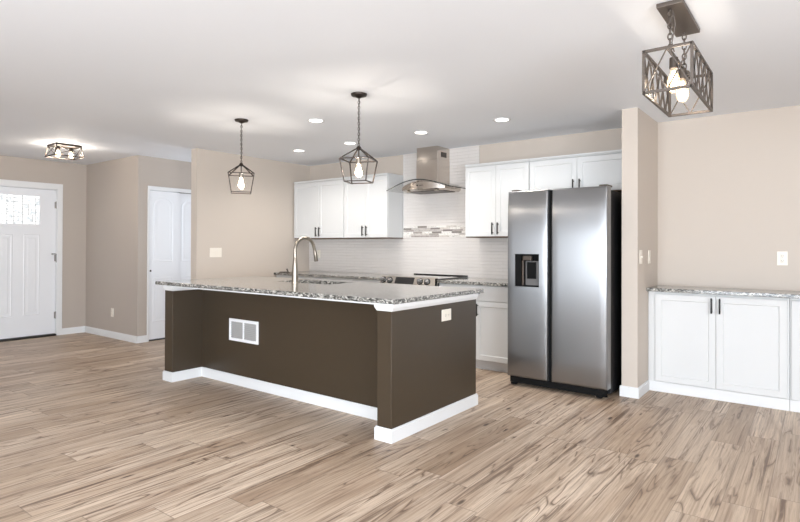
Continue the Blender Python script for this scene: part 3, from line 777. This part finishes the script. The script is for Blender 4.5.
# ---------------------------------------------------------------- range hood
def make_hood():
    cx = -3.712; t = thing('range_hood', 'stainless chimney range hood with a curved glass canopy', 'range hood', (cx, BY-.012, 1.93))
    yb = BY-.0115
    ch = put('chimney', B().box(-3.863, -3.561, 5.387, yb, 1.985, 2.30, .002).box(-3.860, -3.564, 5.390, yb, 2.30, CZ-.001, .002), M['hoodsteel'], t, smooth=False)
    b = B().box(-3.5638, -3.5625, 5.47, 5.59, 2.335, 2.395)
    put('vent_slots', b, M['gunmetal'], ch, smooth=False)
    b = B()
    for k in range(4): b.box(-3.5624, -3.5615, 5.475+.029*k, 5.495+.029*k, 2.340, 2.390)
    put('slot', b, M['slot'], ch, smooth=False)
    # body under glass
    def prow(d, z, n=14, hw=.305, y1=yb):
        pts = []
        for k in range(n+1):
            u = -1+2*k/n; pts.append((cx+hw*u, 5.235+d+.075*u*u, z))
        return pts+[(cx+hw, y1, z), (cx-hw, y1, z)]
    def zarc(u): return 1.940+.102*math.cos(u*PI/2)**1.15 if abs(u) < 1 else 1.940
    b = B(); top = [(x, y, zarc((x-cx)/.455)-.004) for x, y, z in prow(0, 0)]
    low = prow(0, 1.944); low2 = prow(.03, 1.926, hw=.28)
    b.loft([low2, low, top])
    bd = put('canopy_body', b, M['hoodsteel'], t, smooth=False)
    put('filter', B().box(cx-.25, cx+.25, 5.33, 5.62, 1.921, 1.9255), M['gunmetal'], bd, smooth=False, label='dark grease filter')
    for x in (cx-.2, cx+.2):
        put('lamp_lens', B().lathe([(.026, 1.9255), (.026, 1.914), (.018, 1.912)], (x, 5.300, 0), n=16), M['nickel'], bd)
    put('control_button', B().lathe([(.010, 0), (.010, -.004)], (cx-.03, 5.2345, 1.985), 'Y', 14).box(cx+.0, cx+.05, 5.2320, 5.2350, 1.982, 1.988), M['slot'], bd)
    # curved glass
    b = B(); be = B(); n = 28; th = .009
    rows = []
    for k in range(n+1):
        u = -1+2*k/n; x = cx+.455*u; z = zarc(u); yf = 5.165+.03*u*u
        rows.append([(x, yf, z), (x, yb-.0005, z), (x, yb-.0005, z+th), (x, yf, z+th)])
    b.loft(rows)
    gl = put('glass_canopy', b, M['hoodglass'], t, label='curved clear glass')
    rows = [[(r[0][0], r[0][1]-.0022, r[0][2]-.001), (r[0][0], r[0][1]-.0002, r[0][2]-.001), (r[0][0], r[0][1]-.0002, r[0][2]+th+.001), (r[0][0], r[0][1]-.0022, r[0][2]+th+.001)] for r in rows]
    be.loft(rows)
    be.box(cx+.4552, cx+.4575, 5.192, yb-.001, 1.939, 1.948)
    put('glass_edge', be, M['hoodglass_edge'], gl, label='dark edge of the glass')
make_hood()

# ---------------------------------------------------------------- lamps
def pt_light(name, loc, power, col=(1, .90, .78), r=.03, parent=None):
    l = bpy.data.lights.new(name, 'POINT'); l.energy = power; l.color = col; l.shadow_soft_size = r
    o = bpy.data.objects.new(name, l); COL.objects.link(o); o.location = loc
    if parent: o.parent = parent
    return o
def bulb_prof(r, ln): # from socket downwards
    return [(r*.42, 0), (r*.48, -ln*.12), (r*.85, -ln*.38), (r, -ln*.62), (r*.86, -ln*.82), (r*.5, -ln*.95), (.001, -ln)]
def chain(b, x, y, z0, z1, ln=.026, wd=.0085, r=.0022):
    n = max(1, int(round((z1-z0)/(ln*.78)))); st = (z1-z0)/n
    for k in range(n):
        zc = z0+st*(k+.5); pts = []
        for j in range(12):
            a = 2*PI*j/12; u = wd*math.cos(a); v = ln/2*math.sin(a)
            pts.append((x+u, y, zc+v) if k % 2 == 0 else (x, y+u, zc+v))
        b.tube(pts, r, 6, True)
def make_pendant(loc, rz, label):
    """origin at the ceiling; local z downwards is negative"""
    t = thing('pendant_lamp', label, 'pendant lamp', (loc[0], loc[1], CZ), 'lantern pendants over the island', rz)
    L = dict(local=True)
    put('canopy', B().lathe([(.004, -.034), (.014, -.032), (.03, -.022), (.058, -.016), (.063, -.006), (.063, -.0005)], n=28), M['bronze'], t, **L)
    b = B(); chain(b, 0, 0, -.405, -.035); put('cord', B().tube([(.004, .002, -.035), (-.004, .003, -.15), (.004, -.002, -.28), (0, 0, -.42)], .0022, 6), M['bronze'], t, **L)
    put('chain', b, M['bronze'], t, **L)
    top, sh, bo = -.425, -.512, -.684; ws, wb = .115, .087; r = .0042; b = B()
    cs = [(-1, -1), (1, -1), (1, 1), (-1, 1)]
    for i, (p, q) in enumerate(cs):
        p2, q2 = cs[(i+1) % 4]
        b.bar((p*.012, q*.012, top), (p*ws, q*ws, sh), 2*r); b.bar((p*ws, q*ws, sh), (p*wb, q*wb, bo), 2*r)
        b.bar((p*ws, q*ws, sh), (p2*ws, q2*ws, sh), 2*r); b.bar((p*wb, q*wb, bo), (p2*wb, q2*wb, bo), 2*r)
    b.lathe([(.006, top+.022), (.016, top+.014), (.022, top), (.016, top-.01), (.005, top-.014), (.005, sh+.012)], n=16)
    put('cage', b, M['bronze'], t, **L)
    so = put('socket', B().lathe([(.006, sh+.014), (.019, sh+.010), (.020, sh-.035), (.016, sh-.038)], n=16), M['nickel'], t, **L)
    bl = put('bulb', B().lathe([(a, sh-.036+c) for a, c in bulb_prof(.031, .105)], n=20), M['bulbglass'], t, **L)
    put('filament', B().lathe([(a, sh-.048+c) for a, c in bulb_prof(.014, .075)], n=12), M['glow'], bl, **L)
    l = pt_light('pendant_glow', (0, 0, sh-.085), 24, parent=t); l.data.shadow_soft_size = .02
    return t
make_pendant((-4.312, 3.2), math.radians(53), 'black lantern cage pendant nearer the beige wall, over the sink end of the island')
make_pendant((-2.844, 3.2), math.radians(22.6), 'black lantern cage pendant in front of the white wall cabinets, nearer the range hood')

def make_box_light():
    """hanging box-cage light with trellis sides at top right"""
    cx, c0, c1 = -.582, 2.872, 3.462; hw = .106; zb, zt = 2.030, 2.232; px0, px1, py0, py1 = -.632, -.514, 2.873, 3.342
    t = thing('hanging_box_light', 'weathered grey metal box-cage light hanging on two chains from the ceiling', 'ceiling light', (cx, (py0+py1)/2, CZ))
    put('ceiling_plate', B().box(px0, px1, py0, py1, CZ-.022, CZ-.0005, .003), M['gunmetal'], t, smooth=False)
    for y in (2.935, 3.29):
        b = B(); b.lathe([(.009, CZ-.034), (.009, CZ-.0225)], (cx, y, 0), n=12); chain(b, cx, y, zt+.004, CZ-.032, .034, .0100, .0034)
        put('chain', b, M['gunmetal'], t)
    put('cord', B().tube([(cx+.012, 2.93, CZ-.03), (cx+.022, 2.94, 2.36), (cx+.004, 2.96, 2.28), (cx+.012, 2.97, 2.235)], .0028, 6), M['gunmetal'], t)
    for y in (3.31,):
        b = B(); chain(b, cx+.012, y, 2.150, zt-.008, .034, .0100, .0034); put('spare_chain', b, M['gunmetal'], t)
    b = B(); r = .0125
    xs = (cx-hw, cx+hw)
    for x in xs:
        for z in (zb, zt): b.bar((x, c0, z), (x, c1, z), r)
        for y in (c0, c1): b.bar((x, y, zb-r/2), (x, y, zt+r/2), r)
    for y in (c0, c1):
        for z in (zb, zt): b.bar((xs[0], y, z), (xs[1], y, z), r)
    b.bar((cx, c0, zt), (cx, c1, zt), r)
    put('frame', b, M['gunmetal'], t, smooth=False)
    for x in xs:      # trellis of flat slats, six crossings along each side
        b = B(); n = 5; st = (c1-c0)/n
        for k in range(n):
            a, c = c0+k*st, c0+(k+1)*st
            b.bar((x, a, zb), (x, c, zt), .004, .022); b.bar((x, c, zb), (x, a, zt), .004, .022)
        put('side_trellis', b, M['gunmetal'], t, smooth=False, label='crossed flat slats')
    for y in (c0, c1):
        b = B()
        for a, c in ((xs[0], cx), (cx, xs[1])):
            b.bar((a, y, zb), (c, y, zt), .0055); b.bar((c, y, zb), (a, y, zt), .0055)
        put('end_brace', b, M['gunmetal'], t, smooth=False)
    for y in (3.02, 3.24):
        put('socket', B().lathe([(.008, zt-.006), (.020, zt-.010), (.021, zt-.062), (.017, zt-.066)], (cx, y, 0), n=16), M['gunmetal'], t)
        bl = put('bulb', B().lathe([(a, zt-.064+c) for a, c in bulb_prof(.032, .125)], (cx, y, 0), n=20), M['bulbglass'], t)
        put('filament', B().lathe([(a, zt-.075+c) for a, c in bulb_prof(.017, .095)], (cx, y, 0), n=12), M['glow'], bl)
        l = pt_light('bulb_glow', (cx, y, zt-.13), 2.6); l.parent = t; l.location = Vector((cx, y, zt-.13))-Vector(t.location)
make_box_light()

def make_flush():
    cx, cy = -7.10, 2.77; a, c = .125, .14; A, C_ = .140, .155; z1, z0 = CZ-.022, 2.315
    t = thing('flush_ceiling_light', 'small dark flush ceiling light with two glowing bulbs near the front door', 'ceiling light', (cx, cy, CZ))
    put('ceiling_plate', B().box(cx-a, cx+a, cy-c, cy+c, z1, CZ-.0005, .003), M['bronze'], t, smooth=False)
    b = B(); r = .010
    T = [(cx-a+.006, cy-c+.006), (cx+a-.006, cy-c+.006), (cx+a-.006, cy+c-.006), (cx-a+.006, cy+c-.006)]; L = [(cx-A, cy-C_), (cx+A, cy-C_), (cx+A, cy+C_), (cx-A, cy+C_)]
    for i in range(4):
        j = (i+1) % 4
        b.bar((*T[i], z1), (*L[i], z0), r); b.bar((*L[i], z0), (*L[j], z0), r)
    put('frame', b, M['bronze'], t, smooth=False)
    for i in range(4):
        j = (i+1) % 4; b = B().bar((*T[i], z1), (*L[j], z0), .0045).bar((*T[j], z1), (*L[i], z0), .0045)
        put('cross_brace', b, M['bronze'], t, smooth=False)
    for y in (cy-.07, cy+.07):
        put('socket', B().lathe([(.018, z1-.001), (.018, z1-.04), (.014, z1-.043)], (cx, y, 0), n=14), M['bronze'], t)
        bl = put('bulb', B().lathe([(p, z1-.042+q) for p, q in bulb_prof(.030, .085)], (cx, y, 0), n=18), M['bulbglass'], t)
        put('filament', B().lathe([(p, z1-.05+q) for p, q in bulb_prof(.018, .066)], (cx, y, 0), n=12), M['glow'], bl)
        l = pt_light('bulb_glow', (0, 0, 0), 15); l.parent = t; l.location = Vector((cx, y, z1-.085))-Vector(t.location)
make_flush()

DL = [(-3.765, 3.631, 'round recessed downlight alone between the two pendants'), (-5.125, 4.657, 'round recessed downlight at the left end of the row, nearest the left corner'), (-4.275, 4.66, 'round recessed downlight hidden behind the chain of the nearer pendant'),
      (-3.285, 4.662, 'round recessed downlight just in front of the range hood chimney'), (-2.349, 4.638, 'round recessed downlight at the right end of the row, before the refrigerator')]
def make_downlight():
    t = thing('recessed_downlight', DL[0][2], 'ceiling light', (0, 0, CZ), 'recessed downlights in the kitchen ceiling')
    put('trim_ring', B().ring([(.080*math.cos(a*PI/16), .080*math.sin(a*PI/16), -.0005) for a in range(32)], [(.062*math.cos(a*PI/16), .062*math.sin(a*PI/16), -.0005) for a in range(32)], (0, 0, -.005)), M['trim'], t, local=True, smooth=False)
    put('lens', B().lathe([(.0615, -.0005), (.0615, -.0035)], n=32), M['downlight'], t, local=True)
    l = bpy.data.lights.new('downlight_beam', 'SPOT'); l.energy = 34; l.color = (1, .96, .91); l.spot_size = math.radians(150); l.spot_blend = .8; l.shadow_soft_size = .05
    o = bpy.data.objects.new('downlight_beam', l); COL.objects.link(o); o.parent = t; o.location = (0, 0, -.012)
    return t
proto = make_downlight()
for i, (x, y, lb) in enumerate(DL):
    o = proto if i == 0 else copy_tree(proto)
    o.location = (x, y, CZ); o['label'] = lb

# ---------------------------------------------------------------- switches and outlets
def plate(name, label, cat, c, face, w_, h_, kind, group=None):
    """c: centre on the wall surface; face: direction the plate faces"""
    t = thing(name, label, cat, c, group)
    rot = {'-Y': 0, '+X': PI/2, '+Y': PI, '-X': -PI/2}[face]; t.rotation_euler = (0, 0, rot)
    L = dict(local=True)
    put('plate', B().box(-w_/2, w_/2, -.0065, -.0005, -h_/2, h_/2, .002), M['plate'], t, smooth=False, **L)
    if kind[0] == 'rocker':
        n = kind[1]
        for k in range(n):
            x = (k-(n-1)/2)*.046
            put('rocker', B().box(x-.0165, x+.0165, -.0098, -.0068, -.033, .033, .0012), M['plate'], t, smooth=False, **L)
    elif kind[0] == 'toggle':
        put('toggle', B().box(-.005, .005, -.018, -.0068, -.006, .010, .001), M['plate'], t, smooth=False, **L)
    else:
        vert = kind[1] == 'v'
        for s in (-1, 1):
            x, z = (0, s*.020) if vert else (s*.020, 0)
            b = B().lathe([(.0165, -.0066), (.0165, -.0085), (.0155, -.009)], (x, 0, z), 'Y', 20)
            r_ = put('receptacle', b, M['plate'], t, **L)
            b = B()
            for q in (-1, 1): b.box(x+q*.006-.001, x+q*.006+.001, -.0094, -.0091, z-.002, z+.006)
            b.lathe([(.0022, -.0091), (.0022, -.0094)], (x, 0, z-.0085), 'Y', 8)
            put('slot', b, M['slot'], r_, smooth=False, **L)
    return t
plate('light_switch', 'white three-rocker light switch on the beige wall left of the kitchen', 'light switch', (LX, 4.076, 1.189), '+X', .168, .116, ('rocker', 3))
plate('light_switch', 'white light switch on the side of the narrow wall, the one nearer the refrigerator', 'light switch', (C1, 5.006, 1.189), '+X', .075, .118, ('toggle',), 'switches on the narrow wall')
plate('light_switch', 'white light switch on the side of the narrow wall, the one nearer the corner', 'light switch', (C1, 5.301, 1.187), '+X', .075, .118, ('rocker', 1), 'switches on the narrow wall')
plate('wall_outlet', 'white double outlet on the beige wall above the low cabinets', 'outlet', (-.252, NY, 1.183), '-Y', .075, .118, ('outlet', 'v'))
plate('wall_outlet', 'white outlet low on the taupe wall between the front door and closet', 'outlet', (-7.758, EY, .349), '-Y', .075, .118, ('outlet', 'v'))
plate('wall_outlet', 'cream outlet plate near the top of the brown island end', 'outlet', (IX1, 3.465, .766), '+X', .125, .085, ('outlet', 'h'))
plate('wall_outlet', 'white outlet on the tiled wall under the left corner cabinet', 'outlet', (-5.80, BY-.0105, 1.16), '-Y', .075, .118, ('outlet', 'v'))
